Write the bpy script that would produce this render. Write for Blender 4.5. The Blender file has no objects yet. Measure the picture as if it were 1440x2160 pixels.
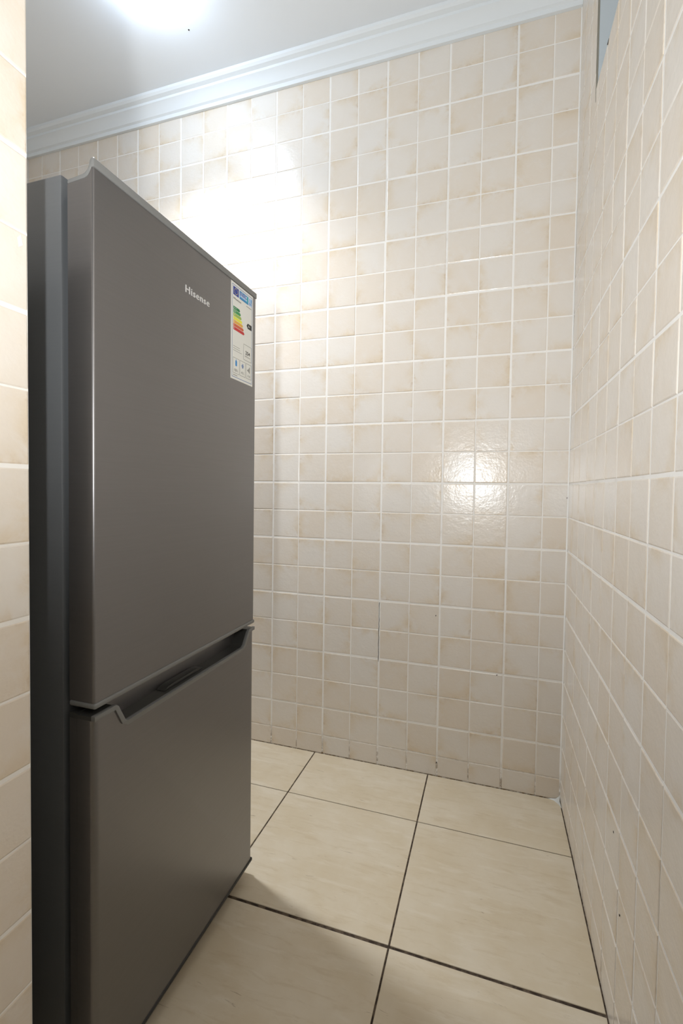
import bpy, bmesh, math, random
from mathutils import Vector, Matrix

random.seed(7)
scene = bpy.context.scene
COL = scene.collection

# ------------------------------------------------------------------ camera
F_PX, PPX, PPY = 1016.575, -25.355, -15.990
CAM = Vector((-0.21811, -1.59729, 0.941834))
YAW, PITCH, ROLL = -0.3244076, -0.0312850, 0.0128463
fw = Vector((math.sin(YAW) * math.cos(PITCH), math.cos(YAW) * math.cos(PITCH), math.sin(PITCH)))
r0 = Vector((math.cos(YAW), -math.sin(YAW), 0))
u0 = r0.cross(fw)
rt = r0 * math.cos(ROLL) + u0 * math.sin(ROLL)
up = -r0 * math.sin(ROLL) + u0 * math.cos(ROLL)
cam_data = bpy.data.cameras.new('camera')
cam_data.sensor_fit = 'VERTICAL'
cam_data.sensor_height = 36.0
cam_data.lens = F_PX / 2160 * 36.0
cam_data.shift_x = -PPX / 2160
cam_data.shift_y = PPY / 2160
cam_data.clip_start = 0.01
cam = bpy.data.objects.new('camera', cam_data)
m = Matrix((rt, up, -fw)).transposed().to_4x4()
m.translation = CAM
cam.matrix_world = m
COL.objects.link(cam)
scene.camera = cam


def project(P):
    d = Vector(P) - CAM
    z = d.dot(fw)
    if z < 0.02:
        return None
    return (720 + PPX + F_PX * d.dot(rt) / z, 1080 + PPY - F_PX * d.dot(up) / z)


# ------------------------------------------------------------------ world, lights, exposure
world = bpy.data.worlds.new('world')
scene.world = world
world.use_nodes = True
bg = world.node_tree.nodes['Background']
bg.inputs[0].default_value = (0.9, 0.95, 1.0, 1)
bg.inputs[1].default_value = 0.1

vs = scene.view_settings
vs.view_transform = 'Standard'
vs.look = 'None'
vs.exposure = 0.12
vs.gamma = 1.0
vs.use_curve_mapping = False

LAMP_POS = Vector((-1.195, -0.416, 2.405))   # flush ceiling downlight
LAMP_STRENGTH = 68.0
LAMP_COLOR = (0.68, 0.82, 1.0)
LAMP_BEAM = 82.0
# the photographer's flash, held beside the camera with its head tipped up
FLASH_POS = Vector((-0.335, -1.80, 1.00))
FLASH_POWER = 55.0


def light(name, kind, loc, power, color):
    l = bpy.data.lights.new(name, kind)
    l.energy = power
    l.color = color
    o = bpy.data.objects.new(name, l)
    o.location = loc
    COL.objects.link(o)
    return o


fl = light('camera_flash', 'SPOT', FLASH_POS, FLASH_POWER, (0.96, 0.985, 1.0))
fl.data.spot_size = math.radians(170)
fl.data.spot_blend = 1.0
fl.data.shadow_soft_size = 0.025
fl.rotation_euler = Vector((0.18, 1.0, 1.32)).to_track_quat('-Z', 'Y').to_euler()

# unseen weak fill light, added behind the camera for soft ambient
kl = light('added_rear_fill', 'AREA', (-1.35, -2.9, 2.36), 3.0, (1.0, 0.96, 0.9))
kl.data.shape = 'DISK'
kl.data.size = 0.5

# ------------------------------------------------------------------ material helpers


def srgb(r, g, b):
    def f(c):
        c /= 255.0
        return c / 12.92 if c <= 0.04045 else ((c + 0.055) / 1.055) ** 2.4
    return (f(r), f(g), f(b), 1.0)


class Mat:
    def __init__(self, name):
        self.m = bpy.data.materials.new(name)
        self.m.use_nodes = True
        self.nt = self.m.node_tree
        self.b = self.nt.nodes['Principled BSDF']

    def n(self, kind, **kw):
        nd = self.nt.nodes.new(kind)
        for k, v in kw.items():
            setattr(nd, k, v)
        return nd

    def l(self, a, b):
        self.nt.links.new(a, b)

    def math(self, op, a, b=None, c=None, clamp=False):
        nd = self.n('ShaderNodeMath', operation=op, use_clamp=clamp)
        for i, v in enumerate((a, b, c)):
            if v is None:
                continue
            if isinstance(v, (int, float)):
                nd.inputs[i].default_value = v
            else:
                self.l(v, nd.inputs[i])
        return nd.outputs[0]

    def noise(self, vec, scale, detail=3.0, rough=0.55, dist=0.0):
        nd = self.n('ShaderNodeTexNoise')
        nd.inputs['Scale'].default_value = scale
        nd.inputs['Detail'].default_value = detail
        nd.inputs['Roughness'].default_value = rough
        nd.inputs['Distortion'].default_value = dist
        if vec is not None:
            self.l(vec, nd.inputs['Vector'])
        return nd.outputs['Fac']

    def ramp(self, fac, stops):
        nd = self.n('ShaderNodeValToRGB')
        els = nd.color_ramp.elements
        while len(els) < len(stops):
            els.new(0.5)
        for e, (p, c) in zip(els, stops):
            e.position = p
            e.color = c if len(c) == 4 else (*c, 1)
        self.l(fac, nd.inputs[0])
        return nd.outputs[0]

    def mix(self, fac, a, b, blend='MIX'):
        nd = self.n('ShaderNodeMix', data_type='RGBA', blend_type=blend)
        for sock, v in ((nd.inputs['Factor'], fac), (nd.inputs['A'], a), (nd.inputs['B'], b)):
            pass
        def put(idx, v):
            s = nd.inputs[idx]
            if isinstance(v, (int, float)):
                s.default_value = v
            elif isinstance(v, (tuple, list)):
                s.default_value = v
            else:
                self.l(v, s)
        put(0, fac)
        put(6, a)
        put(7, b)
        return nd.outputs[2]

    def mapr(self, v, a, b, c=0.0, d=1.0):
        nd = self.n('ShaderNodeMapRange', interpolation_type='SMOOTHSTEP')
        self.l(v, nd.inputs[0])
        for i, x in enumerate((a, b, c, d)):
            nd.inputs[i + 1].default_value = x
        return nd.outputs[0]

    def bump(self, h, strength, dist=0.001):
        nd = self.n('ShaderNodeBump')
        nd.inputs['Strength'].default_value = strength
        nd.inputs['Distance'].default_value = dist
        self.l(h, nd.inputs['Height'])
        self.l(nd.outputs[0], self.b.inputs['Normal'])


def plain(name, color, rough=0.5, metallic=0.0, spec=0.5, noise_amt=0.04, noise_scale=30):
    M = Mat(name)
    geo = M.n('ShaderNodeTexCoord')
    f = M.noise(geo.outputs['Object'], noise_scale)
    c = M.mix(M.math('MULTIPLY', f, noise_amt * 2), color, tuple(x * 0.75 for x in color[:3]) + (1,))
    M.l(c, M.b.inputs['Base Color'])
    M.b.inputs['Roughness'].default_value = rough
    M.b.inputs['Metallic'].default_value = metallic
    M.b.inputs['Specular IOR Level'].default_value = spec
    return M.m


def tile_material():
    M = Mat('beige_wall_tile')
    loc = M.n('ShaderNodeAttribute', attribute_name='loc')          # position on the tile, -0.5 .. 0.5
    oi = M.n('ShaderNodeObjectInfo')
    geo = M.n('ShaderNodeNewGeometry')
    seed = M.math('ADD', M.math('MULTIPLY', oi.outputs['Random'], 61.0), M.math('MULTIPLY', geo.outputs['Random Per Island'], 173.0))
    cmb = M.n('ShaderNodeCombineXYZ')
    M.l(seed, cmb.inputs[0]); M.l(M.math('MULTIPLY', seed, 0.37), cmb.inputs[1]); M.l(M.math('MULTIPLY', seed, 0.71), cmb.inputs[2])
    add = M.n('ShaderNodeVectorMath', operation='ADD')
    M.l(loc.outputs['Vector'], add.inputs[0]); M.l(cmb.outputs[0], add.inputs[1])
    v = add.outputs[0]
    sep = M.n('ShaderNodeSeparateXYZ'); M.l(loc.outputs['Vector'], sep.inputs[0])
    ang = M.math('MULTIPLY', seed, 2.3)
    side = M.math('ADD', M.math('MULTIPLY', sep.outputs[0], M.math('COSINE', ang)), M.math('MULTIPLY', sep.outputs[1], M.math('SINE', ang)))
    sidem = M.mapr(side, -0.15, 0.55)
    big = M.noise(v, 1.7, 5.0, 0.62, 0.6)
    fine = M.noise(v, 6.0, 5.0, 0.65, 0.4)
    edge = M.math('MAXIMUM', M.math('ABSOLUTE', sep.outputs[0]), M.math('ABSOLUTE', sep.outputs[1]))
    rimm = M.math('MULTIPLY', M.mapr(edge, 0.12, 0.5), M.math('ADD', M.math('MULTIPLY', sidem, 0.7), 0.25))
    tan = M.math('MULTIPLY', M.mapr(big, 0.36, 0.62), M.math('ADD', M.math('MULTIPLY', sidem, 0.25), M.math('MULTIPLY', rimm, 0.9)), clamp=True)
    em = M.math('MULTIPLY', M.math('MULTIPLY', M.mapr(edge, 0.33, 0.5), M.mapr(fine, 0.5, 0.72)), M.math('ADD', sidem, 0.15), clamp=True)
    rnd = M.n('ShaderNodeTexWhiteNoise', noise_dimensions='1D'); M.l(seed, rnd.inputs['W'])
    base = M.mix(rnd.outputs['Value'], srgb(232, 226, 218), srgb(229, 218, 204))
    c1 = M.mix(M.math('MULTIPLY', tan, 0.62), base, srgb(220, 201, 172))
    c2 = M.mix(M.math('MULTIPLY', em, 0.38), c1, srgb(184, 155, 120))
    # faint grey-white cloud
    cl = M.noise(v, 2.6, 4.0, 0.6, 0.3)
    c3 = M.mix(M.math('MULTIPLY', M.mapr(cl, 0.5, 0.7), 0.35), c2, srgb(232, 226, 219))
    M.l(c3, M.b.inputs['Base Color'])
    M.b.inputs['Roughness'].default_value = 0.23
    M.b.inputs['Specular IOR Level'].default_value = 0.5
    h = M.math('ADD', M.math('MULTIPLY', M.noise(v, 5.0, 2.0), 0.7), M.math('MULTIPLY', M.noise(v, 16.0, 2.0), 0.34))
    M.bump(h, 0.6, 0.0012)
    return M.m


def grout_material(name, c_clean, c_dirty, dirt_height=0.09, base_dirt=0.2):
    M = Mat(name)
    geo = M.n('ShaderNodeNewGeometry')
    sep = M.n('ShaderNodeSeparateXYZ'); M.l(geo.outputs['Position'], sep.inputs[0])
    n1 = M.noise(geo.outputs['Position'], 9.0, 5.0, 0.7)
    n2 = M.noise(geo.outputs['Position'], 45.0, 4.0, 0.7)
    low = M.math('SUBTRACT', 1.0, M.math('DIVIDE', sep.outputs[2], dirt_height), clamp=True)
    d = M.math('ADD', M.math('MULTIPLY', M.mapr(n1, 0.52, 0.75), base_dirt), M.math('MULTIPLY', low, M.mapr(n2, 0.35, 0.6)), clamp=True)
    M.l(M.mix(d, c_clean, c_dirty), M.b.inputs['Base Color'])
    M.b.inputs['Roughness'].default_value = 0.85
    M.b.inputs['Specular IOR Level'].default_value = 0.2
    M.bump(n2, 0.4, 0.001)
    return M.m


def floor_tile_material():
    M = Mat('cream_floor_tile')
    tc = M.n('ShaderNodeTexCoord')
    oi = M.n('ShaderNodeObjectInfo')
    mp = M.n('ShaderNodeMapping')
    M.l(tc.outputs['Object'], mp.inputs[0])
    mp.inputs['Scale'].default_value = (11.0, 60.0, 1.0)
    mp.inputs['Rotation'].default_value = (0, 0, math.radians(-4))
    cmb = M.n('ShaderNodeCombineXYZ'); M.l(M.math('MULTIPLY', oi.outputs['Random'], 40.0), cmb.inputs[2])
    add = M.n('ShaderNodeVectorMath', operation='ADD'); M.l(mp.outputs[0], add.inputs[0]); M.l(cmb.outputs[0], add.inputs[1])
    v = add.outputs[0]
    streak = M.noise(v, 1.0, 6.0, 0.68, 0.5)
    cloud = M.noise(tc.outputs['Object'], 7.0, 4.0, 0.6)
    base = M.mix(M.mapr(cloud, 0.3, 0.7), srgb(214, 202, 180), srgb(206, 191, 164))
    c1 = M.mix(M.math('MULTIPLY', M.mapr(streak, 0.50, 0.72), 0.4), base, srgb(188, 168, 134))
    lt = M.noise(v, 0.7, 5.0, 0.6, 0.3)
    c1 = M.mix(M.math('MULTIPLY', M.mapr(lt, 0.52, 0.7), 0.45), c1, srgb(222, 212, 194))
    spk = M.noise(v, 1.9, 4.0, 0.55, 0.8)
    c2 = M.mix(M.math('MULTIPLY', M.mapr(spk, 0.68, 0.76), 0.6), c1, srgb(140, 120, 92))
    M.l(c2, M.b.inputs['Base Color'])
    M.b.inputs['Roughness'].default_value = 0.38
    M.b.inputs['Specular IOR Level'].default_value = 0.4
    M.bump(streak, 0.08, 0.001)
    return M.m


MT = {}
MT['tile'] = tile_material()
MT['grout'] = grout_material('white_grout', srgb(246, 243, 238), srgb(140, 118, 88))
MT['floor_grout'] = grout_material('dark_floor_grout', srgb(104, 90, 76), srgb(58, 48, 40), 0.5, 0.6)
MT['floor_tile'] = floor_tile_material()
MT['ceiling'] = plain('white_ceiling_paint', srgb(233, 238, 243), 0.8, spec=0.25, noise_amt=0.02, noise_scale=6)
MT['cornice'] = plain('white_cornice_plaster', srgb(233, 238, 241), 0.7, spec=0.3, noise_amt=0.03, noise_scale=20)
MT['paint'] = plain('cream_kitchen_paint', srgb(226, 216, 198), 0.7, spec=0.3)
MT['reveal'] = plain('grey_reveal_paint', srgb(205, 212, 215), 0.6, spec=0.3)
MT['gap'] = plain('dark_gap', srgb(150, 145, 132), 0.9, spec=0.1, noise_amt=0.2)
MT['dark'] = plain('black_speck', srgb(45, 36, 28), 0.8, spec=0.1, noise_amt=0.2)
MT['chip'] = plain('white_glaze_chip', srgb(240, 240, 236), 0.5)
MT['silicone'] = plain('pale_silicone', srgb(205, 205, 198), 0.4)


def brushed(name, col, metallic, rough):
    M = Mat(name)
    tc = M.n('ShaderNodeTexCoord')
    mp = M.n('ShaderNodeMapping'); mp.inputs['Scale'].default_value = (3, 3, 220)
    M.l(tc.outputs['Object'], mp.inputs[0])
    n = M.noise(mp.outputs[0], 2.0, 3.0)
    M.l(M.mix(n, col, tuple(c * 0.93 for c in col[:3]) + (1,)), M.b.inputs['Base Color'])
    M.l(M.math('ADD', M.math('MULTIPLY', n, 0.06), rough - 0.03), M.b.inputs['Roughness'])
    M.b.inputs['Metallic'].default_value = metallic
    return M.m


MT['door'] = brushed('grey_door_steel', (0.236, 0.231, 0.235, 1), 0.9, 0.34)
MT['cabinet'] = brushed('dark_grey_cabinet', (0.13, 0.137, 0.143, 1), 0.3, 0.36)
MT['cap'] = plain('grey_plastic_cap', (0.17, 0.172, 0.168, 1), 0.4)
MT['pocket'] = plain('dark_handle_plastic', (0.045, 0.045, 0.042, 1), 0.35)
MT['gasket'] = plain('grey_rubber_gasket', (0.10, 0.105, 0.105, 1), 0.6)
MT['black'] = plain('black_plastic', (0.02, 0.02, 0.02, 1), 0.5)
MT['logo'] = plain('silver_logo', (0.62, 0.61, 0.60, 1), 0.4, 0.2)
for nm, c in dict(paper=srgb(226, 226, 220), lab_blue=srgb(40, 62, 150), lab_cyan=srgb(70, 150, 205), lab_pale=srgb(188, 208, 235), lab_line=srgb(120, 140, 175),
                  lab_grey=srgb(150, 150, 145), lab_black=srgb(38, 36, 34), yellow=srgb(235, 215, 60), teal=srgb(40, 160, 165),
                  e1=srgb(30, 130, 76), e2=srgb(62, 150, 84), e3=srgb(160, 188, 84), e4=srgb(228, 226, 70), e5=srgb(226, 172, 70), e6=srgb(205, 98, 62), e7=srgb(196, 50, 52),
                  bottle=srgb(58, 138, 204)).items():
    MT[nm] = plain('print_' + nm, c, 0.45, spec=0.3, noise_amt=0.02)

M = Mat('lit_bulb_glass')
M.b.inputs['Base Color'].default_value = (0.9, 0.93, 1, 1)
M.b.inputs['Emission Color'].default_value = (*LAMP_COLOR, 1)
M.b.inputs['Emission Strength'].default_value = LAMP_STRENGTH
MT['bulb'] = M.m
MT['white_plastic'] = plain('white_lamp_plastic', srgb(235, 235, 235), 0.4)

# ------------------------------------------------------------------ mesh helpers


def add(name, mesh, mat, parent=None, loc=None):
    o = bpy.data.objects.new(name, mesh)
    COL.objects.link(o)
    if mat is not None and not mesh.materials:
        mesh.materials.append(MT[mat])
    if loc is not None:
        o.location = loc
    if parent is not None:
        o.parent = parent
    return o


def mesh_from(verts, faces, smooth=None):
    me = bpy.data.meshes.new('mesh')
    me.from_pydata([tuple(v) for v in verts], [], faces)
    bm = bmesh.new(); bm.from_mesh(me)
    bmesh.ops.recalc_face_normals(bm, faces=bm.faces)
    bm.to_mesh(me); bm.free()
    if smooth:
        shade(me, smooth)
    return me


def shade(me, angle=30):
    for p in me.polygons:
        p.use_smooth = True
    me.set_sharp_from_angle(angle=math.radians(angle))


def boxes(*bs):
    vs_, fs = [], []
    for (x0, y0, z0, x1, y1, z1) in bs:
        i = len(vs_)
        vs_ += [(x0, y0, z0), (x1, y0, z0), (x1, y1, z0), (x0, y1, z0), (x0, y0, z1), (x1, y0, z1), (x1, y1, z1), (x0, y1, z1)]
        fs += [tuple(i + k for k in f) for f in ((0, 3, 2, 1), (4, 5, 6, 7), (0, 1, 5, 4), (1, 2, 6, 5), (2, 3, 7, 6), (3, 0, 4, 7))]
    me = bpy.data.meshes.new('mesh')
    me.from_pydata(vs_, [], fs)
    return me


def prism(poly, axis, a, b):
    """extrude polygon (list of 2-tuples) along an axis from a to b; polygon lies in the two other axes in xyz order"""
    def put(p, t):
        if axis == 'x':
            return (t, p[0], p[1])
        if axis == 'y':
            return (p[0], t, p[1])
        return (p[0], p[1], t)
    n = len(poly)
    vs_ = [put(p, a) for p in poly] + [put(p, b) for p in poly]
    fs = [tuple(range(n)), tuple(range(2 * n - 1, n - 1, -1))] + [(i, (i + 1) % n, n + (i + 1) % n, n + i) for i in range(n)]
    return mesh_from(vs_, fs)


def bevel(me, width, segs=3, pick=None, angle=30):
    bm = bmesh.new(); bm.from_mesh(me)
    es = [e for e in bm.edges if (pick(e) if pick else (e.is_manifold and e.calc_face_angle(0) > 0.4))]
    bmesh.ops.bevel(bm, geom=es, offset=width, segments=segs, profile=0.5, affect='EDGES', clamp_overlap=True)
    bm.to_mesh(me); bm.free()
    shade(me, angle)
    return me


def lathe(profile, seg=24, axis_center=(0, 0)):
    vs_, fs = [], []
    n = len(profile)
    for s in range(seg):
        a = 2 * math.pi * s / seg
        for r, z in profile:
            vs_.append((axis_center[0] + r * math.cos(a), axis_center[1] + r * math.sin(a), z))
    for s in range(seg):
        t = (s + 1) % seg
        for i in range(n - 1):
            fs.append((s * n + i, t * n + i, t * n + i + 1, s * n + i + 1))
    bm = bmesh.new()
    me = bpy.data.meshes.new('mesh'); me.from_pydata(vs_, [], fs)
    bm.from_mesh(me); bmesh.ops.remove_doubles(bm, verts=bm.verts, dist=1e-6)
    bmesh.ops.recalc_face_normals(bm, faces=bm.faces)
    bm.to_mesh(me); bm.free()
    shade(me, 40)
    return me


def tag(o, label=None, cat=None, group=None, kind=None):
    if label: o['label'] = label
    if cat: o['category'] = cat
    if group: o['group'] = group
    if kind: o['kind'] = kind
    return o


def struct(name, me, mat, label=None):
    o = add(name, me, mat)
    o['kind'] = 'structure'
    if label:
        o['label'] = label
    return o


# ------------------------------------------------------------------ wall tiles
U = 0.1                    # tile pitch (10 cm squares, in pressed pairs: every second joint is wider)
COL0 = 0.0711              # first (cut) column at the back right corner
ROW0 = 0.0665              # first (cut) row above the floor
RCOL0 = 0.0788             # first (cut) column of the right wall
H = 2.42                   # ceiling height
GAP_MINOR, GAP_MAJOR = 0.0014, 0.0029   # half widths of joints
RECESS = 0.0009
CHAMF, CHD = 0.0018, 0.0007


def tile_geo(w0, w1, h0, h1, cw, ch):
    """one tile in its plane: u in [w0,w1], v in [h0,h1]; front face at n=0, sides reach n=-0.004. Returns verts (u,v,n), faces, loc."""
    c = CHAMF
    vs_ = [(w0, h0, -0.004), (w1, h0, -0.004), (w1, h1, -0.004), (w0, h1, -0.004),
           (w0, h0, -CHD), (w1, h0, -CHD), (w1, h1, -CHD), (w0, h1, -CHD),
           (w0 + c, h0 + c, 0), (w1 - c, h0 + c, 0), (w1 - c, h1 - c, 0), (w0 + c, h1 - c, 0)]
    fs = []
    for k in range(4):
        j = (k + 1) % 4
        fs.append((k, j, 4 + j, 4 + k))
        fs.append((4 + k, 4 + j, 8 + j, 8 + k))
    fs.append((8, 9, 10, 11))
    loc = [((u - cw) / U, (v - ch) / U, 0) for (u, v, n) in vs_]
    return vs_, fs, loc


TILE_CACHE = {}


def finish_tile_mesh(vs3, fs, loc):
    me = bpy.data.meshes.new('tile')
    me.from_pydata(vs3, [], fs)
    at = me.attributes.new('loc', 'FLOAT_VECTOR', 'POINT')
    for i, l in enumerate(loc):
        at.data[i].vector = l
    me.materials.append(MT['tile'])
    for i, p in enumerate(me.polygons):
        p.use_smooth = False
    return me


def tile_wall(parent, origin, udir, ndir, ulines, vlines, keep=lambda c: True, max_parts=300, visible=None, cut=None):
    """tiles between successive joint lines. ulines / vlines: list of (pos, is_major). Point = origin + u*udir + v*z + n*ndir."""
    origin, udir, ndir = Vector(origin), Vector(udir), Vector(ndir)
    zdir = Vector((0, 0, 1))

    def world(u, v, n):
        return origin + udir * u + zdir * v + ndir * n
    cells = []
    for (ua, ma), (ub, mb) in zip(ulines, ulines[1:]):
        for (va, na), (vb, nb) in zip(vlines, vlines[1:]):
            rect = (ua + (GAP_MAJOR if ma else GAP_MINOR), ub - (GAP_MAJOR if mb else GAP_MINOR),
                    va + (GAP_MAJOR if na else GAP_MINOR), vb - (GAP_MAJOR if nb else GAP_MINOR))
            rects = [rect]
            if cut:
                x0, x1, z0, z1 = cut
                if rect[1] > x0 and rect[0] < x1 and rect[3] > z0 and rect[2] < z1:
                    rects = []
                    if rect[2] < z0: rects.append((rect[0], rect[1], rect[2], z0))
                    if rect[3] > z1: rects.append((rect[0], rect[1], z1, rect[3]))
                    zz0, zz1 = max(rect[2], z0), min(rect[3], z1)
                    if rect[0] < x0: rects.append((rect[0], x0, zz0, zz1))
                    if rect[1] > x1: rects.append((x1, rect[1], zz0, zz1))
            for rc in rects:
                if rc[1] - rc[0] < 0.008 or rc[3] - rc[2] < 0.008:
                    continue
                full = abs(ub - ua - U) < 1e-4 and abs(vb - va - U) < 1e-4 and rc == rect
                ctr = world((rc[0] + rc[1]) / 2, (rc[2] + rc[3]) / 2, 0)
                p = [project(world(a, b, 0)) for a, b in ((rc[0], rc[2]), (rc[1], rc[2]), (rc[1], rc[3]), (rc[0], rc[3]))]
                area = 0.0
                if all(p):
                    cx = sum(q[0] for q in p) / 4; cy = sum(q[1] for q in p) / 4
                    inside = any(-4 < q[0] < 1444 and -4 < q[1] < 2164 for q in p)
                    if inside and (visible is None or any(visible(q) for q in p + [(cx, cy)])):
                        area = abs(sum(p[i][0] * p[(i + 1) % 4][1] - p[(i + 1) % 4][0] * p[i][1] for i in range(4))) / 2
                cells.append((area, rc, (ma, mb, na, nb) if full else None, ctr))
    cells.sort(key=lambda c: -c[0])
    rest_v, rest_f, rest_l = [], [], []
    for idx, (area, rc, key, ctr) in enumerate(cells):
        cu, cv = (rc[0] + rc[1]) / 2, (rc[2] + rc[3]) / 2
        g, fs, loc = tile_geo(*rc, cu, cv)
        if area > 0 and idx < max_parts:
            ck = (key, tuple(udir), tuple(ndir)) if key else None
            if ck and ck in TILE_CACHE:
                me = TILE_CACHE[ck]
            else:
                me = finish_tile_mesh([tuple(udir * (u - cu) + zdir * (v - cv) + ndir * n) for u, v, n in g], fs, loc)
                if ck:
                    TILE_CACHE[ck] = me
            o = bpy.data.objects.new('tile', me)
            COL.objects.link(o)
            o.parent = parent
            o.location = ctr + ndir * random.uniform(-0.0004, 0.0003)
            a, b = random.gauss(0, 0.0035), random.gauss(0, 0.0035)
            o.rotation_euler = Matrix.Rotation(a, 3, udir).to_euler() if random.random() < 0.5 else Matrix.Rotation(b, 3, 'Z').to_euler()
        else:
            i = len(rest_v)
            rest_v += [tuple(world(u, v, n)) for u, v, n in g]
            rest_f += [tuple(i + k for k in f) for f in fs]
            rest_l += loc
    if rest_v:
        me = finish_tile_mesh(rest_v, rest_f, rest_l)
        o = bpy.data.objects.new('tile_field', me)
        COL.objects.link(o)
        o.parent = parent
        o['kind'] = 'stuff'


def lines(first, start, end, major_even, flip=False):
    """joint lines from `start` to `end` at first + n*U ; joint n (1-based) is major when its number has the given parity"""
    ls = [(start, False)]
    n = 1
    p = first
    while p < end - 0.004:
        if p > start + 0.004:
            ls.append((p, (n % 2 == 0) == major_even))
        n += 1
        p += U
    ls.append((end, False))
    return ls


VL = lines(ROW0, 0.0, H, True)

FX0, FX1 = -0.754, -0.800       # fridge door front and back
FY0, FY1 = -1.0547, -0.5653     # fridge left (near) and right (far) side

FRIDGE_OUTLINE = [(189, 345), (535, 620), (535, 1805), (330, 2130), (60, 2130), (60, 392), (130, 378)]


def in_poly(q, poly):
    x, y = q
    c = False
    for i in range(len(poly)):
        x0, y0 = poly[i]; x1, y1 = poly[i - 1]
        if (y0 > y) != (y1 > y) and x < (x1 - x0) * (y - y0) / (y1 - y0) + x0:
            c = not c
    return c


def seen(q):
    return 0 <= q[0] <= 1440 and 0 <= q[1] <= 2160 and q[0] > 60 and not in_poly(q, FRIDGE_OUTLINE)


WL = -2.15                      # left wall plane
# back wall
wb = struct('wall_back', boxes((WL - 0.1, RECESS, -0.05, 0.1, 0.12, H + 0.05)), 'grout', 'white-jointed back wall of small mottled beige square tiles')
ul = [(-a, mj) for a, mj in lines(COL0, 0.0, -WL, True)][::-1]
tile_wall(wb, (0, 0, 0), (1, 0, 0), (0, -1, 0), ul, [l for l in VL], visible=seen)

# right wall with the high opening
OPY0, OPY1, OPZ0, OPZ1 = -0.86, -0.252, 1.925, 2.33
YEND = -4.2
wr = struct('wall_right', boxes((RECESS, YEND, -0.05, 0.14, 0.0014, OPZ0 - 0.003), (RECESS, YEND, OPZ1, 0.14, 0.0014, H + 0.05),
                                (RECESS, YEND, OPZ0 - 0.003, 0.14, OPY0, OPZ1), (RECESS, OPY1 + 0.004, OPZ0 - 0.003, 0.14, 0.0014, OPZ1)), 'grout',
            'right wall of beige square tiles seen at a sharp angle')
ul = [(-a, mj) for a, mj in lines(RCOL0, 0.0, 2.0, True)][::-1]
tile_wall(wr, (0, 0, 0), (0, 1, 0), (-1, 0, 0), ul, VL, cut=(OPY0, OPY1, OPZ0, OPZ1))

# left wall behind the fridge
wl = struct('wall_left', boxes((WL - 0.12, -1.27, -0.05, WL - RECESS, 0.0, H + 0.05)), 'grout', 'tiled left wall in the alcove behind the fridge')
ul = [(-a, mj) for a, mj in lines(COL0, 0.0, 1.12, True)][::-1]
tile_wall(wl, (WL, 0, 0), (0, 1, 0), (1, 0, 0), ul, VL, max_parts=0)

# nib wall at the left edge of the picture, in front of the fridge
NX, NY0, NY1 = -0.796, -1.275, -1.120
wn = struct('wall_front', boxes((WL - 0.12, NY0 + RECESS, -0.05, NX - RECESS, NY1 - RECESS, H + 0.05)), 'grout', 'cream tiled end of the short wall in front of the fridge')
tile_wall(wn, (NX, 0, 0), (0, 1, 0), (1, 0, 0), [(NY0, False), (NY1 - 0.1, True), (NY1, False)], VL,
          visible=lambda q: q[0] < 70)
ul = [(NX - 1.3, False)] + [(NX - 1.3 + 0.1 * i, i % 2 == 0) for i in range(1, 13)] + [(NX, False)]
tile_wall(wn, (0, NY1, 0), (-1, 0, 0), (0, 1, 0), [(-a, b) for a, b in ul][::-1], VL, max_parts=0)
tile_wall(wn, (0, NY0, 0), (1, 0, 0), (0, -1, 0), ul, VL, max_parts=0)

# kitchen behind the camera, plain painted
struct('wall_kitchen_left', boxes((-2.75, YEND, -0.05, -2.65, NY0 + 0.002, H + 0.05), (-2.75, NY0 + 0.002, -0.05, WL - 0.12, NY1, H + 0.05)), 'paint', 'plain cream wall of the kitchen behind the camera')
struct('wall_kitchen_rear', boxes((-2.75, YEND - 0.1, -0.05, 0.14, YEND, H + 0.05)), 'paint', 'plain cream rear wall of the kitchen')

# ceiling
ce = struct('ceiling', boxes((-2.8, YEND - 0.1, H, 0.14, 0.12, H + 0.1)), 'ceiling', 'smooth white painted ceiling')
add('speck', lathe([(0, -0.0012), (0.0022, -0.001), (0.0028, 0), (0, 0.0004)], 8), 'dark', ce, (-1.1789, -0.2276, H))

# cornices
PROF = [(0.0, 2.350), (0.011, 2.350), (0.013, 2.362), (0.020, 2.366), (0.026, 2.376), (0.036, 2.388), (0.046, 2.394), (0.047, 2.402), (0.060, 2.406), (0.066, 2.412), (0.068, 2.4205), (0.0, 2.4205)]


def cornice(name, pts, label):
    """sweep PROF along wall; pts = function (offset, end) -> position"""
    n = len(PROF)
    vs_ = [pts(d, z, e) for e in (0, 1) for d, z in PROF]
    fs = [tuple(range(n)), tuple(range(2 * n - 1, n - 1, -1))] + [(i, (i + 1) % n, n + (i + 1) % n, n + i) for i in range(n)]
    return struct(name, mesh_from(vs_, fs, 25), 'cornice', label)


cornice('trim_1', lambda d, z, e: ((WL + d) if e == 0 else -0.0005, -d, z), 'stepped white plaster cornice along the top of the back wall')
cornice('trim_2', lambda d, z, e: (WL + d, -d if e == 0 else NY1, z), 'stepped white plaster cornice above the left wall')

# high opening in the right wall: grey reveal with a dark gap round it
w1 = bpy.data.objects.new('window_1', None); COL.objects.link(w1)
w1.location = (0.07, (OPY0 + OPY1) / 2, OPZ0)
tag(w1, 'high grey-lined opening cut into the right tiled wall', kind='structure')


def wpart(name, me, mat):
    o = add(name, me, mat, w1)
    o.location = -w1.location
    return o


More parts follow.
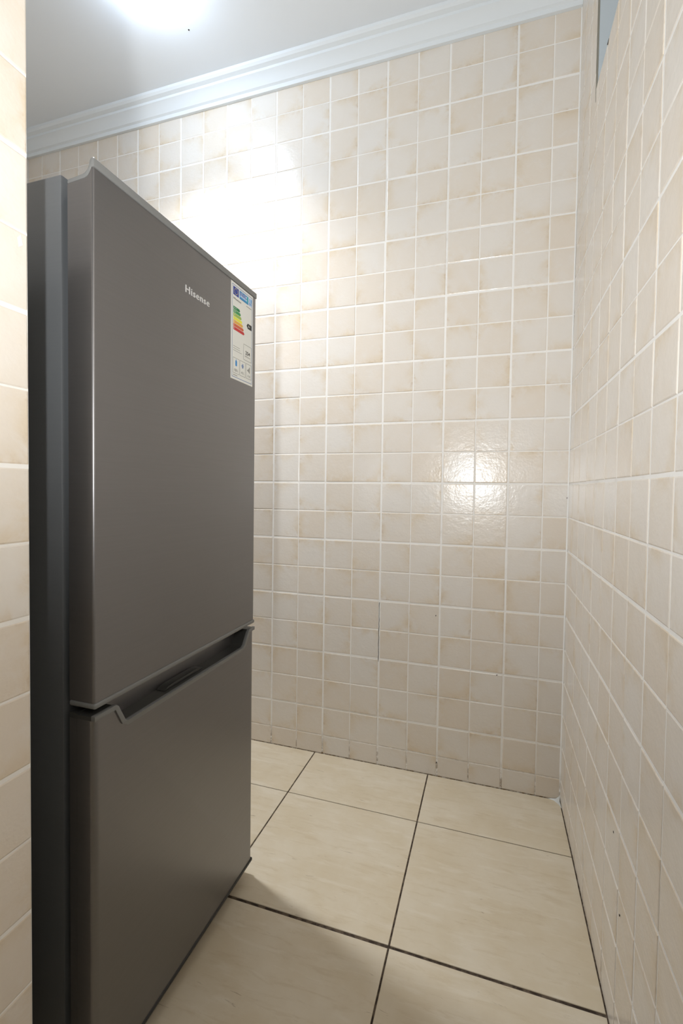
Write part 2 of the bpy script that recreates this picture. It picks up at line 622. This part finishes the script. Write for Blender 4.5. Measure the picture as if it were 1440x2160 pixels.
wpart('reveal_panel', boxes((0.004, OPY1 - 0.006, OPZ0 + 0.004, 0.40, OPY1 + 0.003, OPZ1 + 0.03)), 'reveal')
wpart('reveal_panel', boxes((0.004, OPY0 - 0.003, OPZ0 + 0.004, 0.40, OPY0 + 0.006, OPZ1 + 0.03)), 'reveal')
wpart('lintel', boxes((0.004, OPY0 + 0.006, OPZ1 - 0.006, 0.40, OPY1 - 0.006, OPZ1 + 0.03)), 'reveal')
wpart('sill', boxes((0.004, OPY0 + 0.006, OPZ0 - 0.003, 0.40, OPY1 - 0.006, OPZ0 + 0.006)), 'reveal')
wpart('joint', boxes((0.0, OPY1 - 0.0015, OPZ0 - 0.03, 0.0038, OPY1 + 0.0035, OPZ1)), 'gap')
wpart('rear_panel', boxes((0.40, OPY0 - 0.02, OPZ0 - 0.02, 0.42, OPY1 + 0.02, OPZ1 + 0.03)), 'reveal')
# chipped edge of the sill tile
wpart('chip', mesh_from([(-0.0006, -0.392, 1.9235), (-0.0006, -0.375, 1.9240), (-0.0006, -0.383, 1.9185), (0.002, -0.392, 1.926), (0.002, -0.375, 1.926), (0.002, -0.383, 1.92)],
                        [(0, 1, 2), (3, 5, 4), (0, 3, 4, 1), (1, 4, 5, 2), (2, 5, 3, 0)]), 'dark')

# floor
FJX, FJY = [-0.3990 - 0.3995 * i for i in range(-1, 6)], [-0.2412 - 0.3965 * i for i in range(-1, 11)]
fl_o = struct('floor', boxes((-2.8, YEND - 0.05, -0.06, 0.1, 0.1, -0.0018)), 'floor_grout', 'floor of large cream ceramic tiles with dark joints')
xs = [WL] + sorted(x for x in FJX if WL + 0.02 < x < -0.02) + [0.0]
ys = [YEND] + sorted(y for y in FJY if YEND + 0.02 < y < -0.02) + [0.0]
rest = []
for xa, xb in zip(xs, xs[1:]):
    for ya, yb in zip(ys, ys[1:]):
        g0 = 0.0026 if ya > -0.4 else 0.003
        x0, x1 = xa + (0.0019 if xa > WL else 0), xb - (0.0019 if xb < 0 else 0.0018)
        front = abs(yb - FJY[2]) < 1e-6
        y0, y1 = ya + (0.0018 if abs(ya - FJY[2]) < 1e-6 else 0.0013), yb - (0.0046 if front else 0.0013 if yb < 0 else 0.001)
        if front and xb < -0.01:
            y1 -= 0.001
        cx, cy = (x0 + x1) / 2, (y0 + y1) / 2
        me = boxes((x0 - cx, y0 - cy, -0.008, x1 - cx, y1 - cy, 0.0))
        bevel(me, 0.0008, 1, lambda e: all(v.co.z > -0.001 for v in e.verts))
        for p in me.polygons: p.use_smooth = False
        if cy > -1.5:
            add('floor_tile', me, 'floor_tile', fl_o, (cx, cy, 0))
        else:
            bpy.data.meshes.remove(me)
            rest.append((x0, y0, -0.008, x1, y1, 0.0))
o = add('floor_tile_field', boxes(*rest), 'floor_tile', fl_o)
o['kind'] = 'stuff'
add('floor_screed', boxes((-2.66, YEND, -0.01, WL, NY0, 0.0)), 'floor_tile', fl_o)

# little marks on the walls: crack in a joint, chips, specks
ckx = -(COL0 + 0.5)
pts = [(ckx - 0.0012 + random.uniform(-0.0008, 0.0008), 0.56 - 0.012 * i) for i in range(18)]
vs_, fs = [], []
for i, (x, z) in enumerate(pts):
    w = random.uniform(0.0003, 0.0009)
    vs_ += [(x - w, 0.0004, z), (x + w, 0.0004, z), (x + w, 0.0016, z), (x - w, 0.0016, z)]
    if i:
        a, b = 4 * (i - 1), 4 * i
        fs += [(a, a + 1, b + 1, b), (a + 1, a + 2, b + 2, b + 1), (a + 3, a, b, b + 3)]
add('grout_crack', mesh_from(vs_, fs), 'dark', wb)
for (x, z, s) in ((-0.372, 0.045, 0.0028), (-0.383, 0.533, 0.0022), (-0.1905, 0.362, 0.0022), (-0.004, 0.925, 0.002)):
    add('speck', mesh_from([(x - s * .6, -0.0004, z - s), (x + s * .5, -0.0004, z - s * .7), (x + s * .6, -0.0004, z + s), (x - s * .4, -0.0004, z + s * .8), (x, 0.001, z)],
                           [(0, 1, 2, 3), (0, 4, 1), (1, 4, 2), (2, 4, 3), (3, 4, 0)]), 'dark', wb)
for (y, z) in ((-0.77, 0.03), (-0.695, 0.235), (-0.64, 0.34)):
    s = 0.0018
    add('speck', mesh_from([(-0.0005, y - s, z - s), (-0.0005, y + s, z - s * .7), (-0.0005, y + s * .6, z + s), (-0.0005, y - s * .6, z + s), (0.001, y, z)],
                           [(0, 1, 2, 3), (0, 4, 1), (1, 4, 2), (2, 4, 3), (3, 4, 0)]), 'dark', wr)
# white chip in the nib wall's edge tile
add('glaze_chip', mesh_from([(NX + 0.0006, -1.128, 1.250), (NX + 0.0006, -1.131, 1.262), (NX + 0.0006, -1.136, 1.256), (NX + 0.0006, -1.134, 1.245), (NX - 0.001, -1.131, 1.253)],
                            [(0, 1, 2, 3), (0, 4, 1), (1, 4, 2), (2, 4, 3), (3, 4, 0)]), 'chip', wn)
# silicone dab in the floor corner and thin grout fillet up the corner
add('corner_fillet', mesh_from([(0, 0, 0.0), (-0.004, 0, 0.0), (0, -0.004, 0.0), (0, 0, 2.35), (-0.003, 0, 2.35), (0, -0.003, 2.35)],
                               [(0, 2, 1), (3, 4, 5), (1, 2, 5, 4), (0, 1, 4, 3), (0, 3, 5, 2)]), 'grout', wb)
add('silicone_dab', mesh_from([(0, 0, 0), (-0.034, 0, 0), (-0.018, -0.006, 0), (-0.006, -0.022, 0), (0, -0.040, 0), (0, 0, 0.016), (-0.012, -0.002, 0.005), (-0.003, -0.014, 0.005)],
                              [(1, 2, 6), (2, 3, 7, 6), (3, 4, 7), (6, 7, 5), (1, 6, 5, 0), (4, 0, 5, 7), (0, 4, 3, 2, 1)], 60), 'silicone', wb)

# ------------------------------------------------------------------ ceiling lamp
lamp = bpy.data.objects.new('ceiling_downlight', None); COL.objects.link(lamp)
lamp.location = (LAMP_POS.x, LAMP_POS.y, H)
tag(lamp, 'glaring bluish-white round light on the ceiling above the fridge', 'ceiling lamp')
dz = LAMP_POS.z - H
RB = 0.062
add('lamp_rim', lathe([(0, 0.0), (RB + 0.010, 0.0), (RB + 0.009, dz * 0.6), (RB + 0.004, dz), (RB + 0.0006, dz + 0.001), (RB + 0.0006, dz + 0.006), (0, dz + 0.006)], 36), 'white_plastic', lamp)
add('diffuser', lathe([(0, dz - 0.046)] + [(RB * math.sin(t), dz - 0.046 * math.cos(t)) for t in [math.pi / 2 * k / 8 for k in range(1, 9)]] + [(RB, dz + 0.004), (0, dz + 0.0045)], 36), 'bulb', lamp)
beam = light('downlight_beam', 'SPOT', (0, 0, dz - 0.050), LAMP_BEAM, (0.93, 0.96, 1.0))
beam.parent = lamp
beam.data.spot_size = math.radians(125)
beam.data.spot_blend = 1.0
beam.data.shadow_soft_size = 0.05

# ------------------------------------------------------------------ fridge
FR = Vector((-1.03, (FY0 + FY1) / 2, 0))
fridge = bpy.data.objects.new('fridge', None); COL.objects.link(fridge)
fridge.location = FR
tag(fridge, 'tall dark silver two-door fridge freezer standing against the left side', 'fridge')


def fpart(name, me, mat, parent=None, label=None):
    o = add(name, me, mat)
    if parent is None:
        o.parent = fridge
        o.location = -FR
    else:
        o.parent = parent
    if label:
        o['label'] = label
    return o


def vert_edges(xs_, tol=1e-4):
    def f(e):
        a, b = e.verts
        return abs(a.co.x - b.co.x) < tol and abs(a.co.y - b.co.y) < tol and any(abs(a.co.x - x) < tol for x in xs_) and \
            (abs(a.co.y - FY0) < tol or abs(a.co.y - FY1) < tol)
    return f


# cabinet
cab = bevel(boxes((-1.30, FY0 + 0.001, 0.030, -0.813, FY1 - 0.001, 1.389)), 0.003, 2)
fpart('cabinet', cab, 'cabinet')
fpart('gasket', boxes((-0.813, FY0 + 0.012, 0.66, -0.800, FY1 - 0.012, 1.365)), 'gasket')
fpart('gasket', boxes((-0.813, FY0 + 0.012, 0.06, -0.800, FY1 - 0.012, 0.585)), 'gasket')
for x in (-0.86, -1.25):
    for y in (FY0 + 0.05, FY1 - 0.05):
        fpart('levelling_foot', lathe([(0, 0), (0.018, 0), (0.02, 0.004), (0.016, 0.01), (0.008, 0.012), (0.008, 0.031), (0, 0.031)], 16, (x, y)), 'black')
fpart('top_hinge_cover', bevel(boxes((-0.862, FY1 - 0.075, 1.388, -0.792, FY1 - 0.012, 1.397)), 0.003, 2), 'cap')

# upper door: side profile (x,z) extruded across the width
ZD0, ZD1 = 0.628, 1.3865
prof = [(FX0, ZD0), (FX0, ZD1), (-0.7575, 1.3868), (-0.7600, 1.3805), (-0.7635, 1.3762), (-0.7690, 1.3742), (-0.7800, 1.3732), (FX1, 1.3715), (FX1, ZD0)]
ud = prism(prof, 'y', FY0, FY1)
bevel(ud, 0.009, 6, vert_edges([FX0]), 35)
upper = fpart('upper_door', ud, 'door')
# its top cap: a strip of plastic that follows the same curve
top = [(FX0 + 0.0018, ZD1 + 0.0003), (FX0 + 0.0018, 1.3985), (FX0, 1.4000), (-0.7578, 1.3996), (-0.7600, 1.3960), (-0.7612, 1.3905), (-0.7640, 1.3850), (-0.7680, 1.3818), (-0.7730, 1.3804), (-0.7800, 1.3796), (FX1, 1.3776),
       (FX1, 1.3717), (-0.7800, 1.3734), (-0.7690, 1.3744), (-0.7635, 1.3764), (-0.7600, 1.3807), (-0.7575, 1.3870)]
cp = prism(top, 'y', FY0 - 0.0005, FY1 + 0.0005)
bevel(cp, 0.0012, 2, lambda e: e.is_manifold and e.calc_face_angle(0) > 1.2, 40)
fpart('door_top_cap', cp, 'cap')
bc = boxes((FX1, FY0 - 0.0015, 0.6195, FX0 + 0.0025, FY1 + 0.0015, 0.6278))
bevel(bc, 0.003, 3)
fpart('door_bottom_cap', bc, 'cap')

# lower door with the scooped handle along its top edge; outline in (y, z)
s = lambda v: FY0 + v * 0.1
ZB = 0.043
path = [(FY0, 0.610), (s(0.405), 0.610), (s(0.455), 0.6065), (s(0.60), 0.5790), (s(0.66), 0.5755), (s(4.34), 0.5755), (s(4.42), 0.580), (s(4.60), 0.6045), (s(4.66), 0.610), (FY1, 0.610)]


def offset_path(pth, d):
    out = []
    for i, p in enumerate(pth):
        a = Vector(pth[max(i - 1, 0)]); b = Vector(pth[min(i + 1, len(pth) - 1)])
        tdir = (b - a).normalized()
        nrm = Vector((tdir.y, -tdir.x))
        out.append((p[0] + nrm.x * d, p[1] + nrm.y * d))
    return out


low = offset_path(path, 0.0075)
low[0] = (FY0, low[0][1]); low[-1] = (FY1, low[-1][1])
ld = prism([(FY0, ZB), (FY1, ZB)] + low[::-1], 'x', -0.7865, FX0)
bevel(ld, 0.009, 6, vert_edges([FX0]), 35)
lower = fpart('lower_door', ld, 'door')
fpart('inner_panel', boxes((FX1, FY0, ZB, -0.7867, FY1, 0.6015)), 'door')
ends = lambda pth, dz_=0.0: [(p[0] + (-0.0015 if i == 0 else 0.0015 if i == len(pth) - 1 else 0), p[1] + dz_) for i, p in enumerate(pth)]
rim = prism(ends(path) + ends(low, 0.0002)[::-1], 'x', -0.7585, FX0 + 0.0025)
bevel(rim, 0.0014, 2, lambda e: e.is_manifold and e.calc_face_angle(0) > 0.9, 40)
fpart('handle_rim', rim, 'cap', None, 'grey plastic rim of the scooped door handle')
fpart('handle_pocket', prism(ends(offset_path(path, 0.0012)) + ends(low, 0.0002)[::-1], 'x', -0.7866, -0.7586), 'pocket')
back = prism([(FY0, 0.6016), (FY0, 0.6095), (FY1, 0.6095), (FY1, 0.6016)], 'x', FX1, -0.7867)
fpart('handle_back', back, 'pocket')
rg = [(s(1.75), 0.5750), (s(1.86), 0.5795), (s(2.0), 0.5805), (s(2.75), 0.5805), (s(2.88), 0.5795), (s(2.98), 0.5750)]
rgm = prism(rg, 'x', -0.786, -0.768)
bevel(rgm, 0.001, 2)
fpart('grip_ridge', rgm, 'pocket')
bb = boxes((FX1, FY0 - 0.001, 0.035, FX0 + 0.002, FY1 + 0.001, 0.0428))
bevel(bb, 0.0025, 2)
fpart('door_base_cap', bb, 'black')
fpart('plinth', boxes((-0.86, FY0 + 0.01, 0.012, -0.82, FY1 - 0.01, 0.030)), 'black')

# ------------------------------------------------------------------ lettering and the energy label
_txt = {}


def text_mesh(body):
    if body not in _txt:
        cu = bpy.data.curves.new('lettering', 'FONT')
        cu.body = body
        cu.size = 1.0
        cu.resolution_u = 3
        cu.offset = 0.006
        cu.space_character = 1.12 if body == 'Hisense' else 1.0
        ob = bpy.data.objects.new('lettering', cu)
        COL.objects.link(ob)
        dg = bpy.context.evaluated_depsgraph_get()
        me = bpy.data.meshes.new_from_object(ob.evaluated_get(dg))
        bpy.data.objects.remove(ob)
        bpy.data.curves.remove(cu)
        _txt[body] = [tuple(v.co) for v in me.vertices], [tuple(p.vertices) for p in me.polygons]
        bpy.data.meshes.remove(me)
    return _txt[body]


def text_on_door(body, y0, y1, z0, z1, x, depth=0.0, bold=0.0):
    """fit text in the rectangle y0..y1 / z0..z1 on the plane x (facing +x)"""
    vs_, fs = text_mesh(body)
    xa, xb = min(v[0] for v in vs_), max(v[0] for v in vs_)
    ya, yb = min(v[1] for v in vs_), max(v[1] for v in vs_)
    out = [(x, y0 + (v[0] - xa) / (xb - xa) * (y1 - y0), z0 + (v[1] - ya) / (yb - ya) * (z1 - z0)) for v in vs_]
    me = bpy.data.meshes.new('lettering')
    me.from_pydata(out, [], fs)
    if depth:
        bm = bmesh.new(); bm.from_mesh(me)
        bmesh.ops.remove_doubles(bm, verts=bm.verts, dist=1e-7)
        r = bmesh.ops.extrude_face_region(bm, geom=list(bm.faces))
        bmesh.ops.translate(bm, verts=[g for g in r['geom'] if isinstance(g, bmesh.types.BMVert)], vec=(depth, 0, 0))
        bmesh.ops.recalc_face_normals(bm, faces=bm.faces)
        bm.to_mesh(me); bm.free()
    return me


fpart('brand_lettering', text_on_door('Hisense', s(2.14), s(2.92), 1.2975, 1.3105, FX0, 0.0008), 'logo', None, 'small pale silver brand lettering')

LY0, LY1, LZ1, LZ0 = s(3.75), s(4.735), 1.3855, 1.1785
LX = FX0 + 0.0003
lab = fpart('energy_label', boxes((FX0 - 0.0002, LY0, LZ0, LX, LY1, LZ1)), 'paper', None, 'white energy label sticker with coloured bars')


def LU(u): return LY0 + u * (LY1 - LY0)
def LV(v): return LZ1 - v * (LZ1 - LZ0)


def lpart(name, me, mat):
    o = add(name, me, mat)
    o.parent = lab
    return o


def rect(name, u0, u1, v0, v1, mat, lift=1):
    x = LX + 0.00012 * lift
    return lpart(name, boxes((LX - 0.0001, LU(u0), LV(v1), x, LU(u1), LV(v0))), mat)


def frame(name, u0, u1, v0, v1, w, mat, lift=1):
    x = LX + 0.00012 * lift
    wv = w * (LY1 - LY0) / (LZ1 - LZ0)
    bs = []
    for a, b, c, d in ((u0, u1, v0, v0 + wv), (u0, u1, v1 - wv, v1), (u0, u0 + w, v0 + wv, v1 - wv), (u1 - w, u1, v0 + wv, v1 - wv)):
        bs.append((LX - 0.0001, LU(a), LV(d), x, LU(b), LV(c)))
    return lpart(name, boxes(*bs), mat)


def poly(name, pts_, mat, lift=1):
    x = LX + 0.00012 * lift
    return lpart(name, prism([(LU(u), LV(v)) for u, v in pts_], 'x', LX - 0.0001, x), mat)


def ltext(name, body, u0, u1, v0, v1, mat, lift=3):
    return lpart(name, text_on_door(body, LU(u0), LU(u1), LV(v1), LV(v0), LX + 0.00013 * lift), mat)


frame('border', 0.045, 0.965, 0.022, 0.978, 0.014, 'lab_line')
rect('flag', 0.09, 0.33, 0.042, 0.128, 'lab_blue')
st = []
for k in range(12):
    a = math.pi * k / 6
    cu_, cv_ = 0.21 + 0.070 * math.sin(a), 0.085 - 0.030 * math.cos(a)
    st.append((LX, LU(cu_) - 0.0007, LV(cv_) - 0.0007, LX + 0.0003, LU(cu_) + 0.0007, LV(cv_) + 0.0007))
lpart('flag_stars', boxes(*st), 'yellow')
rect('title_panel', 0.365, 0.775, 0.042, 0.128, 'lab_pale')
frame('title_frame', 0.365, 0.775, 0.042, 0.128, 0.02, 'lab_cyan', 2)
ltext('title_lettering', 'ENERG', 0.39, 0.67, 0.052, 0.090, 'lab_blue')
rect('title_strip', 0.385, 0.755, 0.101, 0.121, 'lab_cyan', 2)
poly('bolt', [(0.72, 0.045), (0.765, 0.055), (0.745, 0.08), (0.775, 0.085), (0.70, 0.125), (0.715, 0.09), (0.69, 0.085)], 'teal', 3)
rect('language_panel', 0.80, 0.94, 0.042, 0.128, 'lab_pale')
ltext('language_lettering', 'Y', 0.815, 0.86, 0.05, 0.085, 'lab_cyan')
ltext('language_lettering', 'IJA', 0.81, 0.93, 0.092, 0.122, 'lab_cyan')
rect('language_bar', 0.89, 0.925, 0.048, 0.088, 'lab_cyan', 2)
ltext('label_brand', 'Hisense', 0.10, 0.43, 0.152, 0.172, 'lab_black')
rect('fine_print', 0.68, 0.92, 0.150, 0.158, 'lab_grey')
for k in range(7):
    v0 = 0.245 + k * 0.0352
    ue = 0.36 + k * 0.034
    poly('rating_bar', [(0.095, v0), (ue, v0), (ue + 0.035, v0 + 0.0155), (ue, v0 + 0.031), (0.095, v0 + 0.031)], 'e%d' % (k + 1))
    ltext('rating_letter', ['A+++', 'A++', 'A+', 'A', 'B', 'C', 'D'][k], 0.11, [0.24, 0.21, 0.18, 0.145, 0.145, 0.145, 0.145][k], v0 + 0.007, v0 + 0.024, 'paper')
poly('rating_arrow', [(0.70, 0.36), (0.755, 0.332), (0.94, 0.332), (0.94, 0.388), (0.755, 0.388)], 'lab_black')
ltext('arrow_lettering', 'A+', 0.765, 0.855, 0.346, 0.374, 'paper')
frame('usage_box', 0.565, 0.94, 0.575, 0.745, 0.010, 'lab_grey')
ltext('usage_number', '204', 0.65, 0.86, 0.640, 0.682, 'lab_black')
ltext('usage_unit', 'kWh/annum', 0.63, 0.88, 0.693, 0.708, 'lab_grey')
for k, w in enumerate((0.36, 0.38, 0.45)):
    rect('fine_print', 0.10, w + 0.03, 0.652 + 0.022 * k, 0.657 + 0.022 * k, 'lab_grey')
for u0_, u1_ in ((0.095, 0.375), (0.40, 0.655), (0.68, 0.94)):
    frame('volume_box', u0_, u1_, 0.772, 0.935, 0.010, 'lab_grey')
poly('bottle_icon', [(0.20, 0.855), (0.20, 0.805), (0.222, 0.795), (0.225, 0.785), (0.248, 0.785), (0.25, 0.795), (0.272, 0.805), (0.272, 0.855)], 'bottle')
ltext('volume_number', '123 L', 0.15, 0.32, 0.888, 0.912, 'lab_black')
for k in range(3):
    a = math.pi * k / 3
    du, dv = 0.055 * math.cos(a), 0.026 * math.sin(a)
    nu, nv = -0.012 * math.sin(a), 0.006 * math.cos(a)
    c0, c1 = 0.525, 0.825
    poly('snow_icon', [(c0 - du - nu, c1 - dv - nv), (c0 + du - nu, c1 + dv - nv), (c0 + du + nu, c1 + dv + nv), (c0 - du + nu, c1 - dv + nv)], 'lab_line', 1 + k)
ltext('volume_number', '42 L', 0.46, 0.60, 0.885, 0.910, 'lab_grey')
poly('speaker_icon', [(0.74, 0.838), (0.79, 0.830), (0.87, 0.795), (0.87, 0.872), (0.79, 0.852), (0.74, 0.848)], 'lab_grey')
ltext('volume_number', '39 dB', 0.75, 0.88, 0.892, 0.914, 'lab_grey')
rect('fine_print', 0.10, 0.29, 0.950, 0.958, 'lab_grey')
